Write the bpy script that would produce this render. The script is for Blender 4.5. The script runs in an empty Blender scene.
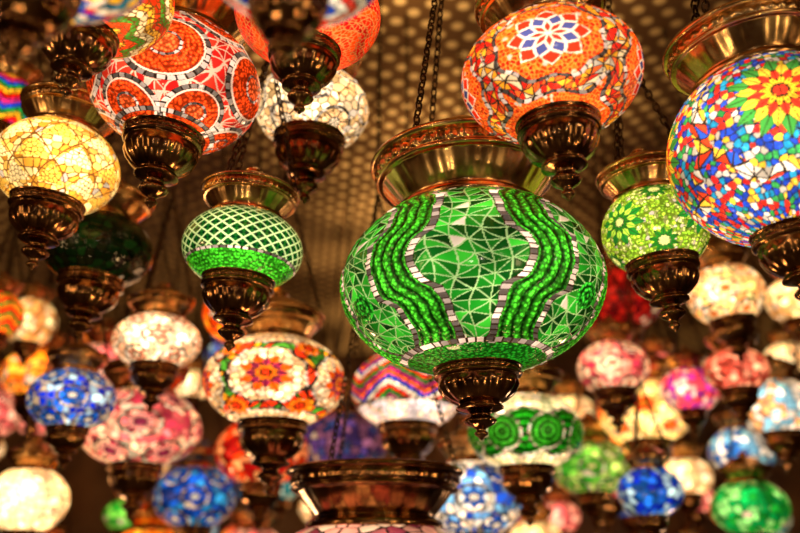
import bpy, math, random
import numpy as np
from mathutils import Vector, Matrix
random.seed(4)
sc=bpy.context.scene
col=sc.collection
try:
    sc.view_settings.view_transform='Standard'
    sc.view_settings.look='None'
except Exception: pass
PI=math.pi
# ---------------------------------------------------------------- camera
CAMZ=1.6; PITCH=math.radians(21); F=833.0
cam_d=bpy.data.cameras.new('camera'); cam=bpy.data.objects.new('camera',cam_d); col.objects.link(cam)
cam.location=(0,0,CAMZ); cam.rotation_euler=(PI/2+PITCH,0,0)
cam_d.sensor_width=36; cam_d.lens=37.5; cam_d.clip_start=.02
cam_d.dof.use_dof=True; cam_d.dof.focus_distance=1.02; cam_d.dof.aperture_fstop=2.8
sc.camera=cam
FW=Vector((0,math.cos(PITCH),math.sin(PITCH))); UP=Vector((0,-math.sin(PITCH),math.cos(PITCH))); RT=Vector((1,0,0))
CEIL=3.2
# ---------------------------------------------------------------- materials
def newmat(n):
    m=bpy.data.materials.new(n); m.use_nodes=True
    nt=m.node_tree; return m,nt,nt.nodes['Principled BSDF']
def brass(n,c1,c2,rough,bump=.12):
    m,nt,b=newmat(n); N=nt.nodes; L=nt.links
    tc=N.new('ShaderNodeTexCoord')
    no=N.new('ShaderNodeTexNoise'); no.inputs['Scale'].default_value=28; no.inputs['Detail'].default_value=5
    L.new(tc.outputs['Object'],no.inputs['Vector'])
    cr=N.new('ShaderNodeValToRGB'); cr.color_ramp.elements[0].position=.35; cr.color_ramp.elements[1].position=.68
    cr.color_ramp.elements[0].color=(*c1,1); cr.color_ramp.elements[1].color=(*c2,1)
    L.new(no.outputs['Fac'],cr.inputs['Fac']); L.new(cr.outputs['Color'],b.inputs['Base Color'])
    b.inputs['Metallic'].default_value=1.0
    mr=N.new('ShaderNodeMapRange'); mr.inputs['To Min'].default_value=rough-.05; mr.inputs['To Max'].default_value=rough+.12
    L.new(no.outputs['Fac'],mr.inputs['Value']); L.new(mr.outputs['Result'],b.inputs['Roughness'])
    bp=N.new('ShaderNodeBump'); bp.inputs['Strength'].default_value=bump; bp.inputs['Distance'].default_value=.001
    L.new(no.outputs['Fac'],bp.inputs['Height']); L.new(bp.outputs['Normal'],b.inputs['Normal'])
    return m
M_CAP=brass('antique_brass',(.30,.13,.04),(.80,.47,.17),.19)
M_CUP=brass('dark_bronze',(.10,.036,.012),(.38,.18,.06),.16)
M_CHAIN=brass('chain_metal',(.03,.016,.008),(.12,.065,.028),.35)
def glassmat(n,strength):
    m,nt,b=newmat(n); N=nt.nodes; L=nt.links
    a=N.new('ShaderNodeAttribute'); a.attribute_name='Col'
    k=N.new('ShaderNodeAttribute'); k.attribute_name='Msk'
    sp=N.new('ShaderNodeSeparateColor'); L.new(k.outputs['Color'],sp.inputs['Color'])
    tc=N.new('ShaderNodeTexCoord')
    v=N.new('ShaderNodeTexVoronoi'); v.inputs['Scale'].default_value=230
    L.new(tc.outputs['Object'],v.inputs['Vector'])
    mr=N.new('ShaderNodeMapRange'); mr.inputs['From Min'].default_value=.15; mr.inputs['From Max'].default_value=.62
    mr.inputs['To Min'].default_value=1.75; mr.inputs['To Max'].default_value=.25
    L.new(v.outputs['Distance'],mr.inputs['Value'])
    mx=N.new('ShaderNodeMix'); mx.data_type='FLOAT'; mx.inputs[2].default_value=1.0
    L.new(sp.outputs['Red'],mx.inputs[0]); L.new(mr.outputs['Result'],mx.inputs[3])
    mm=N.new('ShaderNodeMath'); mm.operation='MULTIPLY_ADD'; mm.inputs[1].default_value=-.82; mm.inputs[2].default_value=1.0
    L.new(sp.outputs['Green'],mm.inputs[0])
    m2=N.new('ShaderNodeMath'); m2.operation='MULTIPLY'; L.new(mx.outputs[0],m2.inputs[0]); L.new(mm.outputs[0],m2.inputs[1])
    # noise in the emission imitates an uneven bulb glow
    no=N.new('ShaderNodeTexNoise'); no.inputs['Scale'].default_value=14; no.inputs['Detail'].default_value=2; L.new(tc.outputs['Object'],no.inputs['Vector'])
    m4=N.new('ShaderNodeMapRange'); m4.inputs['From Min'].default_value=.3; m4.inputs['From Max'].default_value=.7; m4.inputs['To Min'].default_value=.5; m4.inputs['To Max'].default_value=1.7
    L.new(no.outputs['Fac'],m4.inputs['Value'])
    m5=N.new('ShaderNodeMath'); m5.operation='MULTIPLY'; L.new(m2.outputs[0],m5.inputs[0]); L.new(m4.outputs['Result'],m5.inputs[1])
    m3=N.new('ShaderNodeMath'); m3.operation='MULTIPLY'; m3.inputs[1].default_value=strength*3.4; L.new(m5.outputs[0],m3.inputs[0])
    L.new(a.outputs['Color'],b.inputs['Emission Color']); L.new(m3.outputs[0],b.inputs['Emission Strength'])
    dk=N.new('ShaderNodeMix'); dk.data_type='RGBA'; dk.blend_type='MULTIPLY'; dk.inputs[0].default_value=1; L.new(a.outputs['Color'],dk.inputs[6]); dk.inputs[7].default_value=(.5,.5,.5,1)
    L.new(dk.outputs[2],b.inputs['Base Color'])
    L.new(sp.outputs['Green'],b.inputs['Metallic'])
    b.inputs['Roughness'].default_value=.12
    b.inputs['Coat Weight'].default_value=1.0; b.inputs['Coat Roughness'].default_value=.06
    b.inputs['Coat IOR'].default_value=1.12; b.inputs['Coat Tint'].default_value=(.58,.50,.40,1)  # tinted coat dims the globe edges, imitating bulb glow falling off
    bp=N.new('ShaderNodeBump'); bp.inputs['Distance'].default_value=.0015; bp.invert=True
    ms=N.new('ShaderNodeMath'); ms.operation='MULTIPLY'; ms.inputs[1].default_value=.7; L.new(sp.outputs['Red'],ms.inputs[0])
    L.new(ms.outputs[0],bp.inputs['Strength']); L.new(v.outputs['Distance'],bp.inputs['Height']); L.new(bp.outputs['Normal'],b.inputs['Normal'])
    try: m.cycles.emission_sampling='NONE'
    except Exception: pass
    return m
_gm={}
def gmat(s):
    if s not in _gm: _gm[s]=glassmat('mosaic_glass',s)
    return _gm[s]
# ---------------------------------------------------------------- numpy pattern library
fr=lambda a:a-np.floor(a)
def hs(i,j,k=0.): return fr(np.sin(i*127.1+j*311.7+k*74.7)*43758.5453)
def vor(x,y,n,seed=1,jit=.75):
    u=x*n/(2*PI); w=y*n/(2*PI); iu=np.floor(u); iw=np.floor(w)
    d1=np.full(x.shape,9.); d2=np.full(x.shape,9.); ci=np.zeros(x.shape); cj=np.zeros(x.shape)
    dx1=np.zeros(x.shape); dy1=np.zeros(x.shape)
    for a in(-1,0,1):
        for b in(-1,0,1):
            gi=iu+a; gj=iw+b; gm=np.mod(gi,n)
            px=gi+.5+jit*(hs(gm,gj,seed)-.5); py=gj+.5+jit*(hs(gm,gj,seed+7)-.5)
            dx=u-px; dy=w-py; d=np.hypot(dx,dy)
            near=d<d1
            d2=np.where(near,d1,np.minimum(d2,d))
            ci=np.where(near,gm,ci); cj=np.where(near,gj,cj); dx1=np.where(near,dx,dx1); dy1=np.where(near,dy,dy1)
            d1=np.where(near,d,d1)
    return d2-d1,ci,cj,dx1,dy1
def tri(x,y,n,seed=1,ys=1.,warp=1.):
    u=x*n/(2*PI)+warp*(.18*np.sin(y*9+seed)+.14*np.sin(x*12+y*5)); w=y*ys*n/(2*PI)+warp*(.2*np.sin(np.round(n/6)*x+seed)+.16*np.sin(x*9-y*7))
    iu=np.floor(u); iw=np.floor(w); fu=u-iu; fw=w-iw; ium=np.mod(iu,n)
    flip=hs(ium,iw,13)<.18
    par=(np.mod(iu+iw,2)<.5)^flip
    # irregular cut position of each chip
    d=np.where(par,fu-fw,fu+fw-1)+(.0 if warp<=1 else 1)*.24*(hs(ium,iw,14)-.5)
    e=np.minimum.reduce([fu,1-fu,fw,1-fw,np.abs(d)/1.414])
    return e*2,ium+.37*(d>0),iw,fu-.5,fw-.5
def pick(pal,h):
    pal=np.array(pal,float); i=np.clip((h*len(pal)).astype(int),0,len(pal)-1); return pal[i]
class S: pass
def start(x,y):
    s=S(); s.x=x; s.y=y; s.c=np.zeros(x.shape+(3,)); s.b=np.zeros(x.shape); s.m=np.zeros(x.shape); s.h=np.zeros(x.shape); return s
def put(s,mask,c,b=0,m=0,h=0):
    c=np.array(c,float)
    if c.ndim==1: c=np.broadcast_to(c,s.c.shape)
    s.c=np.where(mask[...,None],c,s.c); 
    for k,v in(('b',b),('m',m),('h',h)):
        setattr(s,k,np.where(mask,v,getattr(s,k)))
def tiles(s,mask,t,pal,grout,gw,bright=.5,bead=0,seed=0,tilt=.018,hh=.008,spark=.05):
    e,i,j,dx,dy=t
    c=pick(pal,hs(i,j,3+seed))*(1-bright/2+bright*hs(i,j,5+seed))[...,None]
    h=hh+tilt*((hs(i,j,8)-.5)*dx+(hs(i,j,9)-.5)*dy)
    put(s,mask,c,bead,0,h)
    # scattered silvered chips, coloured pale and bright as painted sparkle
    sp=mask&(hs(i,j,21)<spark)
    put(s,sp,(.85,.76,.66),0,.55,h)
    put(s,mask&(e<gw),grout,0,0,0)
MIR=(.80,.66,.62)
def mirrors(s,d,w,al,pitch,mask=None,c=MIR,gap=(.02,.010,.006)):
    """row of square mirror chips following the curve d==0"""
    mk=np.abs(d)<w
    if mask is not None: mk=mk&mask
    q=fr(al/pitch); k=np.floor(al/pitch)
    put(s,mk,gap,0,0,0)
    sh=.10*(hs(k,k,6)-.5)
    t=mk&(q>.14+sh)&(q<.86+sh)&(np.abs(d)<w*(.68+.2*hs(k,k,7)))
    cc=np.array(c)*(.12+1.7*hs(k,np.round(d*0),2)**2.6)[...,None]
    put(s,t,cc,0,.6,.010+.020*(hs(k,k,4)-.5)*(q-.5)*4)
def polar(x,y,n,off=0.,y0=0.):
    sg=x/(2*PI)*n+off; k=np.floor(sg+.5); l=(sg-k)*2*PI/n*np.cos(np.clip(y,-1.2,1.2))
    return np.hypot(l,y-y0),np.arctan2(y-y0,l),np.mod(k,n)
trw=lambda a:np.abs(fr(a)*2-1)
def star(s,r,al,R,n,pals,mask=None):
    """nested pointed star: pals from inside out"""
    q=trw(al*n/(2*PI)); e=R*(.55+.45*q)
    for i in range(len(pals)-1,-1,-1):
        f=(i+1)/len(pals); ee=R*f*(.58+.42*(q if (i%2==0) else 1-q))
        mk=r<ee
        if mask is not None: mk&=mask
        put(s,mk,(.02,.015,.01),0,0,0)
        mk2=mk&(r<ee-.014)&(np.abs(fr(al*n/(2*PI)+.5*(i%2))-.5)<.5-.05/(np.maximum(r,.05)*n/2))
        put(s,mk2,np.array(pals[i]),0,0,.01)
def diamonds(s,r,al,R,n,layers,line=(.85,.7,.6)):
    """star of concentric diamond chips: layers=[(r0,r1,colour,phase)]"""
    put(s,r<R*1.02,line,0,0,.004)
    for r0,r1,c,ph in layers:
        q=np.abs(fr(al*n/(2*PI)+ph)-.5)*2      # 0 on the axis of each ray
        mid=(r0+r1)/2*R; half=(r1-r0)/2*R
        wid=PI/n*mid
        lat=q*PI/n*np.maximum(r,.01)
        dd=np.abs(r-mid)/half+lat/wid
        put(s,dd<.90,c,0,0,.012)
# patterns ------------------------------------------------------------
def p_wave(x,y):
    s=start(x,y); T=np.ones(x.shape,bool)
    tiles(s,T,tri(x,y,46,1,1.15,1.25),[(.002,.055,.005),(.005,.12,.007),(.02,.26,.016),(.002,.03,.003),(.008,.17,.009)],(.22,.36,.15),.075,.9,spark=.03)
    sg=x/(2*PI)*6; iu=np.floor(sg); l=sg-iu-.5
    sn=np.where(np.mod(iu,2)<.5,1.,-1.)
    tw=2*np.abs(fr((y+.16)/1.12)*2-1)-1
    sh=np.tanh(2.4*tw)     # soft snake
    wf=.74+.26*np.abs(sh)
    d=(l-sn*.092*sh)*(2*PI/6)*np.cos(y*.8)*wf+.006*np.sin(y*23+x*3)
    w=.165
    mk=np.abs(d)<w
    ln=.5+.5*np.cos(d*2*PI/.0825)
    c=np.array((.002,.022,.002))+(ln**1.1)[...,None]*np.array((.045,.44,.018))
    put(s,mk,c,1,0,.010+.016*ln)
    mirrors(s,np.abs(d)-w-.020,.032,y*1.0,.056)
    # bead diamonds in the narrow fields
    r,a,k=polar(x,y,6,0,-.42)
    od=(np.mod(k,2)>.5)
    ln2=.5+.5*np.cos(r*2*PI/.06)
    put(s,od&(r<.13),np.array((.004,.05,.005))+ln2[...,None]*np.array((.02,.36,.02)),1,0,.012)
    for yy in(-1.0,1.0): mirrors(s,y-yy,.032,x,2*PI/54)
    mk=(y<-1.04)|(y>1.04); put(s,mk,(.006,.15,.008),1,0,.008)
    return s
def p_spots(n,r0,bead,bead2,bg,grout,y0=0.,off=0.,mirc=MIR,nt=34):
    def f(x,y):
        s=start(x,y); T=np.ones(x.shape,bool)
        tiles(s,T,tri(x,y,nt,2,1,1.5),bg,grout,.11,.6)
        for (o,yy,rr) in((off,y0,r0),(off+.5,y0+.80,r0*.8),(off+.5,y0-.80,r0*.7)):
            r,a,k=polar(x,y,n,o,yy)
            ln=.5+.5*np.cos(r*2*PI/.062)
            c=np.array(bead)*(.6+.4*ln)[...,None]; put(s,r<rr+.05,(.8,.6,.5),0,0,.01); put(s,r<rr,c,1,0,.012)
            put(s,(r<rr*.34),np.array(bead2)*(.7+.3*ln)[...,None],1,0,.012)
            mirrors(s,r-rr*.42,.018,a,2*PI/14,c=mirc)
            mirrors(s,r-rr-.06,.035,a,2*PI/26,c=mirc)
        for yy in(-1.,1.0): mirrors(s,y-yy,.035,x,2*PI/44,c=mirc)
        return s
    return f
def p_bigstar(x,y):
    """orange bead ground, large diamond-chip star, chequered border below"""
    s=start(x,y); T=np.ones(x.shape,bool); n=4; y0=-.16
    tiles(s,T,vor(x,y,104,3),OR,(.95,.28,.04),.15,.6,bead=.6,spark=.02)
    r,a,k=polar(x,y,n,0,y0)
    w=r*(1+.05*np.cos(a*8))
    m=(w>.62)&(w<.80)
    t=tri(x,y,50,5,1,1.5); tiles(s,m,t,[(.85,.02,.01),(.85,.65,.4),(1,.45,.03),(.9,.12,.02),(.7,.02,.01),(.95,.35,.02)],(.03,.02,.015),.14,.5)
    mirrors(s,w-.60,.026,a,2*PI/34); mirrors(s,w-.82,.026,a,2*PI/44)
    q=trw(a*8/(2*PI)+.5)
    st=r<.44*(.72+.28*(1-q))
    put(s,st,(.92,.72,.58),0,0,.006)
    for r0,r1,c,ph in[(0,.5,(.8,.03,.015),.0),(.26,.78,(.06,.07,.25),.5),(.52,1.0,(.85,.03,.01),.0)]:
        qq=np.abs(fr(a*8/(2*PI)+ph+.5)-.5)*2
        mid=(r0+r1)/2*.44; half=(r1-r0)/2*.44; wid=PI/8*mid
        dd=np.abs(r-mid)/half+qq*PI/8*r/wid
        put(s,dd<.80,c,0,0,.012)
    return s
def p_star(n,R,pals,bg,grout,ns=8,nv=84,belt=None,off=0.,y0=0.,bead=0,gw=.16,ring=True,ring_m=MIR,sat=True,bw=.45):
    def f(x,y):
        s=start(x,y); T=np.ones(x.shape,bool)
        tiles(s,T,vor(x,y,nv,3),bg,grout,gw,.6,bead=bead)
        if belt:
            r,a,k=polar(x,y,n,off,y0)
            r=r*(1+.05*np.cos(a*8))
            r2=R*(1.42+bw)
            m=(r>R*1.42)&(r<r2)
            t=tri(x,y,int(nv*.5//2*2),5,1,1.5); tiles(s,m,t,belt,(.03,.02,.015),.14,.5)
            if ring: mirrors(s,r-R*1.4,.026,a,2*PI/34,c=ring_m)
            if ring: mirrors(s,r-r2,.026,a,2*PI/44,c=ring_m)
        r,a,k=polar(x,y,n,off,y0)
        star(s,r,a,R,ns,pals)
        if sat:
            r,a,k=polar(x,y,n,off+.5,y0-.62); star(s,r,a,R*.55,ns,pals[:2])
            r,a,k=polar(x,y,n,off+.5,y0+.62); star(s,r,a,R*.55,ns,pals[:2])
        return s
    return f
def p_argyle(n,dark,light,line,ysplit=-.12,low=None):
    def f(x,y):
        s=start(x,y)
        u=x/(2*PI)*n; w=y*n/(2*PI)*1.0
        p=fr(u+w); q=fr(u-w)
        lp=np.minimum(p,1-p); lq=np.minimum(q,1-q); e=np.minimum(lp,lq)
        c=np.where(((p-.5)*(q-.5)>0)[...,None],np.array(dark),np.array(light))
        put(s,e>=0,c,0,0,.01)
        put(s,e<.10,line,0,.2,.014)
        if low is not None:
            m=y<ysplit
            ln=.5+.5*np.cos(y*2*PI/.075)
            put(s,m,np.array(low)*(.5+.5*ln)[...,None],1,0,.012)
            mirrors(s,y-ysplit,.035,x,2*PI/46)
        return s
    return f
def p_crackle(bg,grout,n=30,ring=None,gw=.12,br=.8,nr=5,beadring=None):
    def f(x,y):
        s=start(x,y); T=np.ones(x.shape,bool)
        tiles(s,T,vor(x,y,n,5),bg,grout,gw,br)
        if ring is not None:
            for o,yy in((0,-.1),(.5,.6),(.5,-.8)):
                r,a,k=polar(x,y,nr,o,yy)
                star(s,r,a,.27,6,[ring[0],ring[-1]])
                mirrors(s,r-.32,.035,a,2*PI/18,c=(.7,.62,.55))
        return s
    return f
def p_leaf(bg,grout,leaf,leaf2,n=9,rows=4):
    """overlapping pointed leaves (scale pattern) built of chips"""
    def f(x,y):
        s=start(x,y); T=np.ones(x.shape,bool)
        tiles(s,T,vor(x,y,44,6),bg,grout,.13,.7)
        H=.48
        w=(y+1.3)/H; row=np.floor(w)
        sg=x/(2*PI)*n+.5*np.mod(row,2); k=np.floor(sg+.5); l=(sg-k)*2
        fy=w-row
        e=(1-fy)-np.abs(l)**1.3
        put(s,(e>0)&(e<.10),grout,0,0,0)
        c=np.where((np.mod(k+row,2)<.5)[...,None],np.array(leaf),np.array(leaf2))*(.65+.6*hs(np.mod(k,n),row,1))[...,None]
        vv=vor(x,y,70,8)
        put(s,(e>.24)&(vv[0]>.14),c,0,0,.012); put(s,(e>.24)&(vv[0]<=.14),grout,0,0,0)
        return s
    return f
def p_zig(n,m,pal,grout=(.02,.015,.01),amp=.35,nv=90,white=None):
    def f(x,y):
        s=start(x,y)
        z=(y+amp*trw(x/(2*PI)*n))*m; k=np.floor(z)
        c=np.array(pal,float)[np.mod(k,len(pal)).astype(int)]
        e,i,j,dx,dy=vor(x,y,nv,4)
        c=c*(.6+.6*hs(i,j,2))[...,None]
        put(s,e>=0,c,0,0,.01); put(s,e<.16,grout)
        put(s,np.minimum(fr(z),1-fr(z))<.05,grout)
        if white is not None:
            mk=(y<-.5); tiles(s,mk,vor(x,y,40,7),white,(.25,.2,.2),.12,.4)
            mirrors(s,y+.48,.035,x,2*PI/44)
        return s
    return f
def p_beadovals(bg,grout,bead,bead2,nb=6,y0=-.35):
    """chain of ovals of bead strings round the belly on a pale ground"""
    def f(x,y):
        s=start(x,y); T=np.ones(x.shape,bool)
        tiles(s,T,vor(x,y,34,3),bg,grout,.12,.5)
        for o,sc_,bb in((0,1.,bead),(.5,.72,bead2)):
            sg=x/(2*PI)*nb+o; l=(sg-np.floor(sg+.5))*2*PI/nb*np.cos(y)
            r=np.hypot(l,(y-y0)*.75)/sc_
            ln=.5+.5*np.cos(r*2*PI/.14)
            put(s,r<.42,np.array(bb)*(.1+.9*ln)[...,None],1,0,.012)
            mirrors(s,r-.44,.03,np.arctan2(y-y0,l),2*PI/26)
        return s
    return f
def warm(pat,g):
    """deeper, warmer glass for a lamp"""
    def f(x,y):
        s=pat(x,y); s.c=np.clip(s.c,0,1)**g*np.array((1.,.91,.80)); return s
    return f
# ---------------------------------------------------------------- mesh builders
def mesh_grid(name,V,nu,nv,mat,smooth=True):
    me=bpy.data.meshes.new(name)
    nf=nu*(nv-1)
    i=np.arange(nu); j=np.arange(nv-1)
    I,J=np.meshgrid(i,j); I2=(I+1)%nu
    q=np.stack([J*nu+I,J*nu+I2,(J+1)*nu+I2,(J+1)*nu+I],-1).reshape(-1)
    me.vertices.add(nu*nv); me.vertices.foreach_set('co',V.reshape(-1).astype(np.float32))
    me.loops.add(nf*4); me.loops.foreach_set('vertex_index',q.astype(np.int32))
    me.polygons.add(nf); me.polygons.foreach_set('loop_start',np.arange(0,nf*4,4,dtype=np.int32))
    try: me.polygons.foreach_set('loop_total',np.full(nf,4,dtype=np.int32))
    except Exception: pass
    me.update(calc_edges=True)
    if smooth: me.polygons.foreach_set('use_smooth',np.ones(nf,dtype=bool))
    me.materials.append(mat); return me
def globe_mesh(R,br,pat,nu,nv,mat,rt,rb):
    ft=math.acos(min(.98,rt*.93)); fb=-math.acos(min(.98,rb*.9))
    th=np.linspace(0,2*PI,nu,endpoint=False); ph=np.linspace(fb,ft,nv)
    X,Y=np.meshgrid(th-PI,ph)
    s=pat(X,Y)
    rr=R*(1+.9*s.h)
    C=np.cos(Y)
    V=np.stack([rr*C*np.cos(X),rr*C*np.sin(X),rr*br*np.sin(Y)],-1)
    me=mesh_grid('glass_globe',V,nu,nv,mat)
    a=me.color_attributes.new('Col','FLOAT_COLOR','POINT')
    A=np.ones((nu*nv,4),np.float32); A[:,:3]=s.c.reshape(-1,3); a.data.foreach_set('color',A.reshape(-1))
    a=me.color_attributes.new('Msk','FLOAT_COLOR','POINT')
    A=np.ones((nu*nv,4),np.float32); A[:,0]=s.b.reshape(-1); A[:,1]=s.m.reshape(-1); A[:,2]=0; a.data.foreach_set('color',A.reshape(-1))
    return me
def lathe(name,prof,nu,mat,sub=3):
    """prof: (r,z,amp,n) ; amp = embossing depth, n = number of lobes"""
    P=[tuple(p)+(0,0)*(len(p)==2) for p in prof]
    P=np.array([p[:4] for p in P],float)
    rows=[]
    for i in range(len(P)-1):
        p0=P[max(i-1,0)];p1=P[i];p2=P[i+1];p3=P[min(i+2,len(P)-1)]
        for k in range(sub):
            t=k/sub
            q=.5*((2*p1)+(-p0+p2)*t+(2*p0-5*p1+4*p2-p3)*t*t+(-p0+3*p1-3*p2+p3)*t**3)
            q=q*.6+(p1*(1-t)+p2*t)*.4
            q[2]=p1[2]*(1-t)+p2[2]*t; q[3]=max(p1[3],p2[3]); rows.append(q)
    rows.append(P[-1]); rows=np.array(rows)
    th=np.linspace(0,2*PI,nu,endpoint=False)
    r=np.maximum(rows[:,0:1],.0004)+rows[:,2:3]*np.abs(np.sin(th[None]*rows[:,3:4]/2))
    V=np.stack([r*np.cos(th),r*np.sin(th),np.repeat(rows[:,1:2],nu,1)],-1)
    return mesh_grid(name,V,nu,len(rows),mat)
def cap_mesh(R,br,cr,nu,mat,dome=1.):
    k=R*cr/.72; rn=.5*cr/.72*R; z0=br*R*math.sqrt(max(.05,1-(rn/R)**2))
    P=[(.46,-.06),(.53,-.05),(.565,-.01),(.565,.03),(.53,.055),(.50,.07),(.51,.09),(.545,.14,.008,30),(.60,.21,.010,30),(.64,.262,.008,30),(.655,.27),(.69,.275),(.705,.29),(.695,.305),
       (.685,.315,.0,44),(.685,.335,.030,44),(.69,.375,.030,44),(.69,.395,.0,44),(.705,.40),(.735,.41),(.75,.43),(.735,.455),(.70,.465),(.68,.46),(.60,.50,.0,20),(.48,.57,.02,20),(.34,.66,.015,20),(.22,.72),(.13,.75),(.10,.78),(.14,.81),(.10,.85),(.05,.88),(.0,.885)]
    P=[(p[0],p[1] if p[1]<.46 else .46+(p[1]-.46)*dome)+tuple(p[2:]) for p in P]
    P=[(p[0]*k,p[1]*k+z0)+((p[2]*k,p[3]) if len(p)>2 else (0,0)) for p in P]
    return lathe('cap',P,nu,mat),z0,k
def cup_mesh(R,br,rc,nu,mat,zs):
    c=rc*R/1.1; z1=-br*R*math.sqrt(max(.05,1-rc**2))
    P=[(.86,.16),(.98,.12),(1.08,.05),(1.1,-.02),(1.06,-.07),(1.02,-.09,0,40),(1.02,-.11,.05,40),(1.02,-.17,.05,40),(1.02,-.2,0,40),(1.05,-.22),(1.08,-.27),(1.04,-.32),(.97,-.35),
       (.97,-.42,.0,14),(.95,-.58,.05,14),(.84,-.8,.06,14),(.68,-.98,.03,14),(.54,-1.08),(.50,-1.13),(.57,-1.18),(.58,-1.24),(.48,-1.29),(.36,-1.33),(.27,-1.38),(.25,-1.45),(.34,-1.52,.0,12),(.37,-1.6,.03,12),(.31,-1.69,.02,12),
       (.18,-1.78),(.12,-1.84),(.11,-1.88),(.16,-1.93),(.16,-1.99),(.09,-2.05),(.04,-2.12),(0,-2.15)]
    P=[(p[0]*c,p[1]*c*zs+z1)+((p[2]*c,p[3]) if len(p)>2 else (0,0)) for p in P]
    return lathe('finial_cup',P[::-1],nu,mat)
def chain_mesh(p0,p1,L=.020,tr=.0016,na=10,nb=5):
    p0=Vector(p0);p1=Vector(p1); D=p1-p0; ln=D.length; n=max(1,int(round(ln/(L*.74)))); d=D.normalized()
    a=d.orthogonal().normalized(); b=d.cross(a)
    pitch=ln/n; hl=pitch/.74/2; hw=hl*.55
    M=np.array([a,b,d])
    th=np.linspace(0,2*PI,na,endpoint=False); ps=np.linspace(0,2*PI,nb,endpoint=False)
    TH,PS=np.meshgrid(th,ps,indexing='ij')
    cx=hw*np.cos(TH); cz=hl*np.sin(TH)*1.0
    nx=np.cos(TH); nz=np.sin(TH)
    X=cx+tr*np.cos(PS)*nx; Z=cz+tr*np.cos(PS)*nz; Y=tr*np.sin(PS)
    L0=np.stack([X,Y,Z],-1).reshape(-1,3); L1=np.stack([Y,X,Z],-1).reshape(-1,3)
    vs=[];fs=[]
    I,J=np.meshgrid(np.arange(na),np.arange(nb),indexing='ij')
    f=np.stack([I*nb+J,((I+1)%na)*nb+J,((I+1)%na)*nb+(J+1)%nb,I*nb+(J+1)%nb],-1).reshape(-1,4)
    for i in range(n):
        c=np.array(p0+d*pitch*(i+.5)); vs.append((L0 if i%2 else L1)@M+c); fs.append(f+i*na*nb)
    me=bpy.data.meshes.new('chain'); me.from_pydata(np.concatenate(vs).tolist(),[],np.concatenate(fs).tolist())
    me.polygons.foreach_set('use_smooth',np.ones(len(me.polygons),dtype=bool)); me.materials.append(M_CHAIN); return me
placed=[]
def lamp(pos,R,br,rc,cr,pat,st,label,q=1,rot=0.,cap_mat=None,tilt=0.,zs=1.0,dome=1.):
    e=bpy.data.objects.new('mosaic_lamp',None); e.empty_display_size=.05; e.location=pos; col.objects.link(e)
    e.rotation_euler=(0,tilt,0)
    e['label']=label; e['category']='hanging lamp'; e['group']='mosaic lamps hanging from the ceiling'
    nu,nv={0:(120,50),1:(340,150),2:(560,240),3:(840,330)}[q]
    rn=.5*cr/.72
    g=globe_mesh(R,br,pat,nu,nv,gmat(st),rn,rc)
    cpm,z0,k=cap_mesh(R,br,cr,[40,88,132,176][q],cap_mat or M_CAP,dome)
    cum=cup_mesh(R,br,rc,[40,80,120,160][q],M_CUP,zs)
    face=math.atan2(-pos[1],-pos[0])+rot
    def add(n,me):
        o=bpy.data.objects.new(n,me); o.parent=e; col.objects.link(o); return o
    o=add('glass_globe',g); o.rotation_euler=(0,0,face)
    add('cap',cpm); add('finial_cup',cum)
    lk=.017 if q else .024; tr=.0015 if q else .0022; na=10 if q else 6; nb=5 if q else 4
    zr=z0+.44*k; rr=.70*k
    zt=(CEIL-pos[2])/math.cos(tilt)
    zh=min(zr+2.6*k,zt-.12)
    for i in range(3):
        a=face+PI/2+i*2*PI/3
        add('chain',chain_mesh((rr*math.cos(a),rr*math.sin(a),zr),(0,0,zh),lk,tr,na,nb))
    add('chain',chain_mesh((0,0,zh),(0,0,zt+.003),lk*1.15,tr*1.1,na,nb))
    placed.append((Vector(pos),R)); return e
def at(u,v,a,R):
    d=F*R/a
    return Vector((0,0,CAMZ))+(FW+RT*((u-400)/F)+UP*((266.5-v)/F))*d
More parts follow.
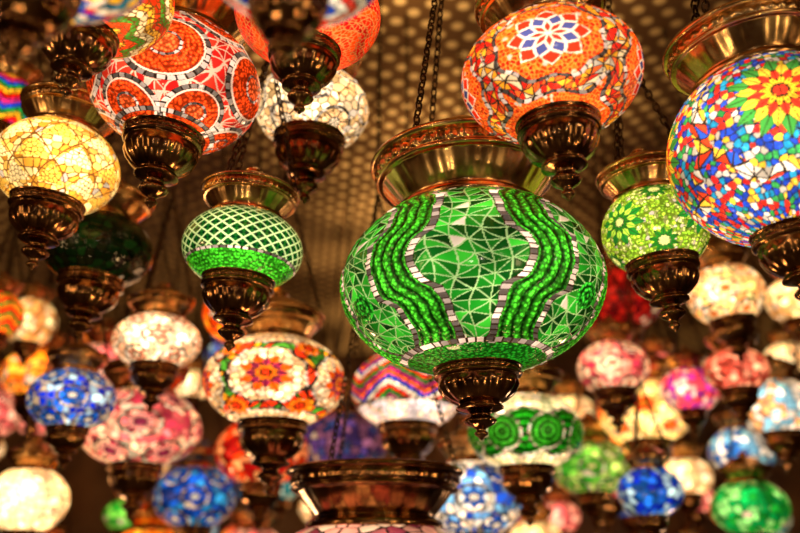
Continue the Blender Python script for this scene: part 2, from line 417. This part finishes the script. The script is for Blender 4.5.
# palettes
W1=[(.95,.72,.42),(1,.88,.66),(.6,.4,.18),(.95,.78,.5)]
PK=[(.75,.2,.24),(.9,.42,.36),(.35,.05,.1),(.85,.6,.48)]
BL=[(.01,.05,.6),(.03,.2,.85),(.4,.6,.85),(.01,.1,.35)]
OR=[(.95,.06,.004),(.9,.035,.004),(1,.14,.01),(.7,.02,.005)]
MU=[(.02,.08,.6),(.7,.02,.02),(.9,.6,.05),(.8,.75,.7),(.02,.3,.5),(.03,.15,.8)]
DG=(.015,.01,.008)
LAMPS=[
# u,v,a,R,b,rc,cr,pattern,strength,quality,rot,label
(472,286,129,.17,.69,.335,.74,p_wave,1.3,3,0,'large green mosaic globe with wavy bead bands and mirror chips'),
(551,78,89,.10,.66,.47,.74,p_bigstar,1.0,2,0,'orange red mosaic globe with white and red star medallion'),
(773,152,101,.113,.94,.42,.80,p_star(4,.50,[(.85,.04,.02),(.95,.55,.03),(.8,.04,.02),(.95,.6,.05),(.05,.3,.05)],[(.02,.08,.75),(.02,.07,.6),(.85,.04,.02),(.75,.02,.02),(.85,.8,.75),(.02,.35,.7),(.95,.6,.05),(.04,.35,.08)],(.02,.02,.05),12,88,y0=.14,off=-.10,gw=.15,bead=.3,sat=False,belt=[(.9,.06,.02),(.02,.1,.7),(.95,.6,.06),(.85,.8,.75)],ring=False,bw=.25),1.05,2,0,'multicoloured mosaic globe with yellow and red flower on blue dots'),
(175,86,84,.115,.76,.47,.8,p_spots(5,.42,(1,.075,.010),(1,.13,.03),[(.7,.015,.012),(.55,.012,.01),(.8,.04,.02)],(.8,.48,.36),off=.12,y0=-.10),1.0,2,0,'red mosaic globe with round orange bead medallions'),
(312,110,56,.095,.74,.64,.8,p_crackle(W1,(.10,.04,.01),38,[(.95,.8,.6),(.8,.5,.25)],.13),1.3,2,0,'white crackled mosaic globe with amber flower rings'),
(308,16,72,.085,.66,.50,.8,p_zig(8,6,[(.9,.05,.015),(1,.12,.015),(.7,.02,.02)],(.6,.28,.12),.2,70),1.0,1,0,'orange red mosaic globe partly hidden by another lamp'),
(294,-56,100,.075,.70,.40,.8,p_zig(8,7,[(.02,.12,.7),(.8,.85,.9),(.7,.05,.05),(.8,.8,.8)],DG,.2,60),.9,1,0,'blue and white striped mosaic globe'),
(57,168,60,.09,.78,.60,.8,p_leaf([(1,.6,.12),(.95,.75,.3),(.7,.3,.03)],(.16,.06,.01),(1,.82,.4),(.95,.55,.08)),1.3,2,.3,'warm yellow mosaic globe with leaf shaped panels'),
(92,-8,80,.09,.70,.46,.8,p_zig(10,7,[(1,.6,.1),(.8,.1,.03),(.1,.35,.06),(.9,.8,.55)],(.2,.1,.03),.2,60),1.0,1,0,'multicoloured mosaic globe of yellow, red and green'),
(50,-66,108,.078,.66,.42,.8,p_crackle(MU,DG,40),1.0,1,0,'multicoloured mosaic globe with dark brass cup'),
(5,105,32,.07,.95,.60,.8,p_zig(6,6,[(.8,.03,.02),(.9,.6,.05),(.03,.35,.1),(.03,.1,.7),(.6,.05,.3)],DG,.3,50),1.0,1,0,'rainbow zigzag mosaic globe'),
(-4,315,26,.075,.95,.6,.8,p_zig(6,6,[(.9,.03,.02),(1,.3,.03),(.1,.35,.06)],DG,.3,50),1.2,1,0,'red and orange mosaic globe'),
(243,250,59,.086,.68,.62,.82,p_argyle(26,(.0,.02,.004),(.004,.08,.008),(.48,.70,.33),-.46,(.05,.55,.02)),1.15,2,0,'green mosaic globe with diamond lattice above green beads'),
(655,231,52,.075,.88,.69,.90,p_star(4,.52,[(.75,.9,.3),(.01,.16,.01),(.4,.7,.06),(.01,.2,.02)],[(.45,.75,.05),(.28,.58,.03),(.7,.8,.25)],(.08,.15,.01),10,80,y0=.0,off=.42,bead=1),1.1,2,0,'lime green mosaic globe with dark green pointed leaves'),
(157,342,43,.095,.66,.56,.75,p_crackle([(1,.8,.62),(.95,.85,.75),(.8,.55,.4)],(.35,.2,.12),30,[(1,.85,.7),(.6,.3,.22)],.12),1.35,1,0,'white mosaic globe with pale rosette'),
(140,428,60,.165,.66,.45,.7,p_crackle(PK,(.3,.08,.08),34,[(.5,.08,.22),(.8,.4,.4)],.12),1.1,1,0,'pink mosaic globe with purple rosettes'),
(275,382,70,.14,.66,.50,.65,p_star(5,.40,[(.9,.1,.03),(.95,.3,.03),(.4,.04,.15),(.9,.2,.02)],[(.95,.8,.6),(.9,.7,.45),(.95,.85,.7)],(.35,.18,.1),8,50,[(.9,.1,.03),(.1,.35,.06),(.95,.5,.05)],off=.1,y0=-.15),1.15,1,0,'white mosaic globe with orange and red flowers'),
(408,390,56,.14,.72,.54,.7,p_zig(5,9,[(.02,.07,.6),(.9,.2,.02),(.45,.03,.25),(.02,.3,.06),(.85,.03,.02),(.9,.85,.75)],DG,.5,60,[(.95,.8,.75),(.7,.7,.85)]),1.2,1,.3,'rainbow zigzag mosaic globe with white lower half'),
(72,400,42,.095,.75,.5,.7,p_crackle(BL,(.2,.2,.25),30,[(.9,.9,.9),(.02,.15,.55)],.12),1.,1,0,'blue and white mosaic globe with bronze finial'),
(28,500,39,.11,.85,.5,.7,p_crackle([(1,.85,.62),(.95,.75,.5)],(.5,.28,.14),26,None,.10),1.5,1,0,'creamy white crackled mosaic globe'),
(374,573,108,.19,.50,.36,.82,p_crackle(PK,DG,30),.8,2,0,'mosaic lamp with wide dark bronze bowl cap'),
(474,498,50,.13,.78,.5,.7,p_crackle([(.2,.45,.85),(.75,.8,.85),(.03,.12,.6),(.85,.8,.75)],(.1,.1,.2),30,[(.85,.85,.85),(.03,.14,.5)],.12),1.1,1,0,'pale blue and white mosaic globe'),
(525,432,57,.13,.68,.5,.7,p_beadovals([(.85,.8,.6),(.75,.8,.6),(.95,.9,.8)],(.2,.3,.12),(.03,.42,.03),(.08,.5,.05),8,-.2),1.15,1,0,'white mosaic globe with green bead ovals'),
(592,468,38,.14,.72,.5,.7,p_crackle([(.2,.5,.1),(.5,.7,.25),(.05,.3,.04)],(.06,.14,.02),26,[(.8,.85,.4),(.05,.3,.02)]),1.,1,0,'soft green mosaic globe with bronze finial'),
(613,368,35,.10,.8,.62,.7,p_crackle(PK,(.35,.1,.06),24,[(.95,.4,.3),(.9,.75,.6)]),1.2,1,0,'pink and white mosaic globe'),
(690,390,29,.095,.8,.5,.7,p_crackle([(.85,.12,.2),(.4,.05,.4),(.85,.6,.6)],(.2,.05,.1),24),1.1,0,0,'magenta pink mosaic globe'),
(726,295,37,.10,.85,.6,.8,p_crackle([(1,.75,.4),(1,.55,.25),(.95,.9,.75)],(.3,.12,.05),24,[(.9,.3,.06),(.95,.7,.45)]),1.3,1,0,'white and amber mosaic globe'),
(736,371,31,.09,.75,.62,.8,p_crackle([(.7,.2,.16),(.85,.42,.32),(.4,.08,.06)],(.1,.03,.02),24),1.,1,0,'dusty rose mosaic globe'),
(778,408,35,.125,.85,.6,.7,p_crackle([(.3,.6,.85),(.85,.85,.85),(.85,.5,.25)],(.1,.12,.2),24),1.1,1,0,'light blue and white mosaic globe'),
(645,412,46,.16,.72,.52,.7,p_star(5,.4,[(.95,.4,.05),(.9,.1,.03),(.95,.6,.2)],[(1,.85,.5),(1,.75,.35)],(.4,.2,.08),8,40),1.4,1,0,'cream mosaic globe with orange flowers'),
(750,508,37,.125,.75,.5,.7,p_crackle([(.01,.42,.13),(.02,.32,.06),(.3,.7,.3)],(.01,.1,.03),26),1.0,1,0,'emerald green crackled mosaic globe'),
(650,492,32,.085,.8,.5,.7,p_crackle(BL,(.02,.05,.15),24),.9,0,0,'deep blue crackled mosaic globe'),
(250,315,46,.12,.70,.5,.7,p_crackle([(1,.22,.01),(1,.4,.03),(.85,.12,.01)],(.3,.04,.005),30),1.35,1,0,'glowing orange mosaic globe with bronze finial'),
(343,445,44,.15,.75,.5,.7,p_crackle([(.12,.08,.3),(.3,.15,.3),(.06,.1,.3)],(.02,.01,.03),30),.5,1,0,'dim violet mosaic globe with bronze finial'),
(618,300,44,.15,.75,.5,.7,p_crackle([(.3,.012,.012),(.45,.03,.02),(.2,.01,.015)],(.03,.005,.005),30),.7,1,0,'dim deep red mosaic globe'),
(795,300,28,.10,.85,.5,.7,p_crackle(W1,(.5,.2,.1),22),1.1,0,0,'small cream coloured mosaic globe'),
(30,322,26,.09,.95,.5,.7,p_crackle([(.9,.5,.2),(.9,.75,.5)],(.3,.1,.03),22),.8,0,0,'amber and cream mosaic globe'),
(98,250,54,.10,.70,.6,.8,p_crackle([(.01,.03,.008),(.015,.05,.012),(.025,.03,.01)],(.01,.01,.005),30),.3,1,0,'unlit dark green mosaic globe'),
(195,497,40,.13,.8,.5,.7,p_crackle([(.02,.15,.7),(.05,.35,.8),(.01,.06,.3)],(.02,.03,.1),26,[(.8,.85,.85),(.03,.12,.6)]),.8,1,0,'sapphire blue mosaic globe with pale rosettes'),
(262,452,46,.145,.75,.5,.7,p_crackle([(.8,.1,.02),(.9,.4,.2),(.5,.02,.02)],(.1,.02,.01),26),.8,0,0,'red and peach mosaic globe'),
(742,452,32,.12,.8,.5,.7,p_crackle([(.25,.55,.85),(.8,.85,.9),(.03,.2,.6)],(.05,.1,.2),24),1.0,0,0,'icy blue mosaic globe with bronze finial'),
(588,300,28,.13,.8,.5,.7,p_crackle([(.5,.15,.05),(.3,.08,.03)],DG,24),.5,0,0,'dim amber mosaic globe with bronze finial'),
]
for i,(u,v,a,R,b,rc,cr,pat,st,q,rot,lab) in enumerate(LAMPS):
    p=at(u,v,a,R)
    t=-max(-.08,min(.08,(u-400)/200*.08)) if v<300 else 0.
    bowl='bowl cap' in lab
    if q<=1: pat=warm(pat,1.35); st*=1.2
    lamp(p,R,b,rc,cr,pat,st,lab,q,rot,tilt=t,zs=.82 if i==0 else 1.03,dome=.22 if bowl else 1.,cap_mat=M_CUP if bowl else None)
# far rows deeper in the shop
rnd=random.Random(23)
FAR=[([(1,.66,.38),(.9,.78,.55)],(.25,.12,.05),'cream mosaic globe in a rear row',1.3),([(.85,.06,.02),(.9,.3,.05)],(.1,.02,.01),'red and orange mosaic globe in a rear row',1.),
     ([(.8,.22,.25),(.9,.5,.45)],(.3,.08,.08),'pink mosaic globe in a rear row',1.1),([(1,.3,.03),(1,.5,.1)],(.3,.05,.01),'orange mosaic globe in a rear row',1.3),
     (BL,(.02,.05,.15),'blue mosaic globe in a rear row',.8),([(.04,.4,.06),(.25,.65,.15)],(.02,.08,.02),'green mosaic globe in a rear row',.8),
     ([(1,.7,.42),(1,.85,.65)],(.3,.15,.08),'warm white mosaic globe in a rear row',1.4),([(.05,.45,.55),(.6,.7,.65)],(.03,.08,.1),'turquoise mosaic globe in a rear row',.7)]
n=0
for t in range(3000):
    if n>=78: break
    y=rnd.uniform(2.7,5.5); x=rnd.uniform(-.52,.52)*y; z=1.6+y*rnd.uniform(.03,.30)
    if z>2.7: continue
    p=Vector((x,y,z)); 
    if any((Vector((p.x-o.x,p.y-o.y,0)).length<R+.15) for o,R in placed): continue
    pal,g,lab,st=FAR[rnd.choice([0,1,2,3,3,6,6,0,2,4,5,7])]
    lamp(p,rnd.uniform(.10,.14),.75,.6,.72,warm(p_crackle(pal,g,20,[pal[0],pal[1]] if rnd.random()<.5 else None,.12),1.4),st*1.15,lab,0); n+=1
# ---------------------------------------------------------------- setting
def box(name,c,s,mat):
    x,y,z=[v/2 for v in s]
    V=[(i*x,j*y,k*z) for i in(-1,1) for j in(-1,1) for k in(-1,1)]
    Fc=[(0,1,3,2),(4,6,7,5),(0,4,5,1),(2,3,7,6),(0,2,6,4),(1,5,7,3)]
    me=bpy.data.meshes.new(name); me.from_pydata(V,[],Fc); me.materials.append(mat)
    o=bpy.data.objects.new(name,me); o.location=c; col.objects.link(o); o['kind']='structure'; return o
def wallmat(n,c1,c2,sc_):
    m,nt,b=newmat(n); N=nt.nodes; L=nt.links
    tc=N.new('ShaderNodeTexCoord'); no=N.new('ShaderNodeTexNoise'); no.inputs['Scale'].default_value=sc_; no.inputs['Detail'].default_value=6
    L.new(tc.outputs['Object'],no.inputs['Vector']); cr=N.new('ShaderNodeValToRGB')
    cr.color_ramp.elements[0].position=.35; cr.color_ramp.elements[1].position=.7
    cr.color_ramp.elements[0].color=(*c1,1); cr.color_ramp.elements[1].color=(*c2,1)
    L.new(no.outputs['Fac'],cr.inputs['Fac']); L.new(cr.outputs['Color'],b.inputs['Base Color']); b.inputs['Roughness'].default_value=.7
    return m
WM=wallmat('warm_brown_plaster',(.05,.02,.007),(.22,.10,.03),2.5)
FM=wallmat('dark_stone',(.05,.04,.03),(.12,.09,.07),3)
# perforated lattice ceiling, its glow put into the material as emission
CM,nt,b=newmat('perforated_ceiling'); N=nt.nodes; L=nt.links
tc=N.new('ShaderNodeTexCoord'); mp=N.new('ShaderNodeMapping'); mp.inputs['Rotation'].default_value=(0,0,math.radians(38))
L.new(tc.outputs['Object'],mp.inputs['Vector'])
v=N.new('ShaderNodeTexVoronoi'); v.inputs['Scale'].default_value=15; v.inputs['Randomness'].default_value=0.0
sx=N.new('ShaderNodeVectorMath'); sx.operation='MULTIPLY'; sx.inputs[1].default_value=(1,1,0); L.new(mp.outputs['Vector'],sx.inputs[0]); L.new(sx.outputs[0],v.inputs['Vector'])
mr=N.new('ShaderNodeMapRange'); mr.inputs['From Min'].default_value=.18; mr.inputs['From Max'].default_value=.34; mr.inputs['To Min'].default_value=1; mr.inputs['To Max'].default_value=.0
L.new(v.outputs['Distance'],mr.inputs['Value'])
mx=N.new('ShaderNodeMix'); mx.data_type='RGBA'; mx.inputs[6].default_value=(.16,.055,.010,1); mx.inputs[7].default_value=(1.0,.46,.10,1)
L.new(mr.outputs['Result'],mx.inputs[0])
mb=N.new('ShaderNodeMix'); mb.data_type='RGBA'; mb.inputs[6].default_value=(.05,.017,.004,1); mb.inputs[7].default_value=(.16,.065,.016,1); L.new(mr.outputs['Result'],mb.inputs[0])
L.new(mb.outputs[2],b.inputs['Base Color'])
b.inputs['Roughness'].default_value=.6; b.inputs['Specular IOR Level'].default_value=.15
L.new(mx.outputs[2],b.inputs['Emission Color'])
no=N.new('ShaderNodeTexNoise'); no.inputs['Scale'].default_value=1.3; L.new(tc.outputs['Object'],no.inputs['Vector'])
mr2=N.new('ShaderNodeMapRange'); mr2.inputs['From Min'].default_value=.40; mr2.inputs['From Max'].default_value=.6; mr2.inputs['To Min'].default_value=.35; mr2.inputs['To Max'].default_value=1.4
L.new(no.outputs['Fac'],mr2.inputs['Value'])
# emission brighter in the middle bay, dimmed sideways to imitate light falling off
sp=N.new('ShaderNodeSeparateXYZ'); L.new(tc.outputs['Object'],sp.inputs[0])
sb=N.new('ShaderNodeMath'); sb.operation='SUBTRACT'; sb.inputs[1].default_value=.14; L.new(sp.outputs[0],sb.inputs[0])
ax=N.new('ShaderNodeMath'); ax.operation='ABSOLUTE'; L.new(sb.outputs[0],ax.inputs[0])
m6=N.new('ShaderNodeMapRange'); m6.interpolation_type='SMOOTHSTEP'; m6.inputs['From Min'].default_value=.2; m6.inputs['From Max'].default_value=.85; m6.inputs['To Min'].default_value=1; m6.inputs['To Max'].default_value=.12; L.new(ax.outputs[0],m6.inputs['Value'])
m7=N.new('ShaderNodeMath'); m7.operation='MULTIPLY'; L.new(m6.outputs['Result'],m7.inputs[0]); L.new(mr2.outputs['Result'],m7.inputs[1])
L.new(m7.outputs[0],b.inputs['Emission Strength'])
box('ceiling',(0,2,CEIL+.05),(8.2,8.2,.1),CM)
box('floor',(0,2,-.05),(8.2,8.2,.1),FM)
box('wall_back',(0,6.05,1.6),(8.2,.1,3.2),WM)
box('wall_left',(-4.05,2,1.6),(.1,8,3.2),WM)
box('wall_right',(4.05,2,1.6),(.1,8,3.2),WM)
box('wall_front',(0,-2.05,1.6),(8.2,.1,3.2),WM)
# ---------------------------------------------------------------- light
w=bpy.data.worlds.new('world'); sc.world=w; w.use_nodes=True
w.node_tree.nodes['Background'].inputs[0].default_value=(.9,.7,.5,1); w.node_tree.nodes['Background'].inputs[1].default_value=.05
def pt(loc,e,c,r):  # unseen point lights, added for highlights on the brass and warm fill
    l=bpy.data.lights.new('added_glint_light','POINT'); l.energy=e; l.color=c; l.shadow_soft_size=r
    o=bpy.data.objects.new('added_glint_light',l); o.location=loc; col.objects.link(o)
def ar(loc,target,e,c,sx_,sy_):  # unseen strip lights, added for wide highlights on the metal
    l=bpy.data.lights.new('added_strip_light','AREA'); l.energy=e; l.color=c; l.shape='RECTANGLE'; l.size=sx_; l.size_y=sy_
    o=bpy.data.objects.new('added_strip_light',l); o.location=loc; o.rotation_euler=(Vector(target)-Vector(loc)).to_track_quat('-Z','Y').to_euler(); col.objects.link(o)
pt((-.9,-.5,2.3),7,(1,.76,.48),.03); pt((.7,-.7,2.1),9,(1,.86,.66),.03); pt((.1,-.9,1.4),5,(1,.92,.82),.035)
pt((1.6,.5,1.6),11,(1,.7,.37),.045); pt((-1.7,.7,1.6),11,(1,.66,.35),.045); pt((0,1.4,1.25),7,(1,.66,.32),.05)
pt((-.5,.3,1.1),4,(1,.76,.46),.022); pt((.6,.4,1.2),4,(1,.76,.42),.022)
pt((-1.2,3.,1.2),14,(1,.64,.32),.08); pt((1.4,3.2,1.2),14,(1,.68,.4),.08)
ar((-1.9,-.8,1.5),(0,1.2,2.1),9,(1,.72,.4),.2,1.3); ar((1.7,-1.1,1.3),(0,1.2,2.1),9,(1,.78,.46),.2,1.3)
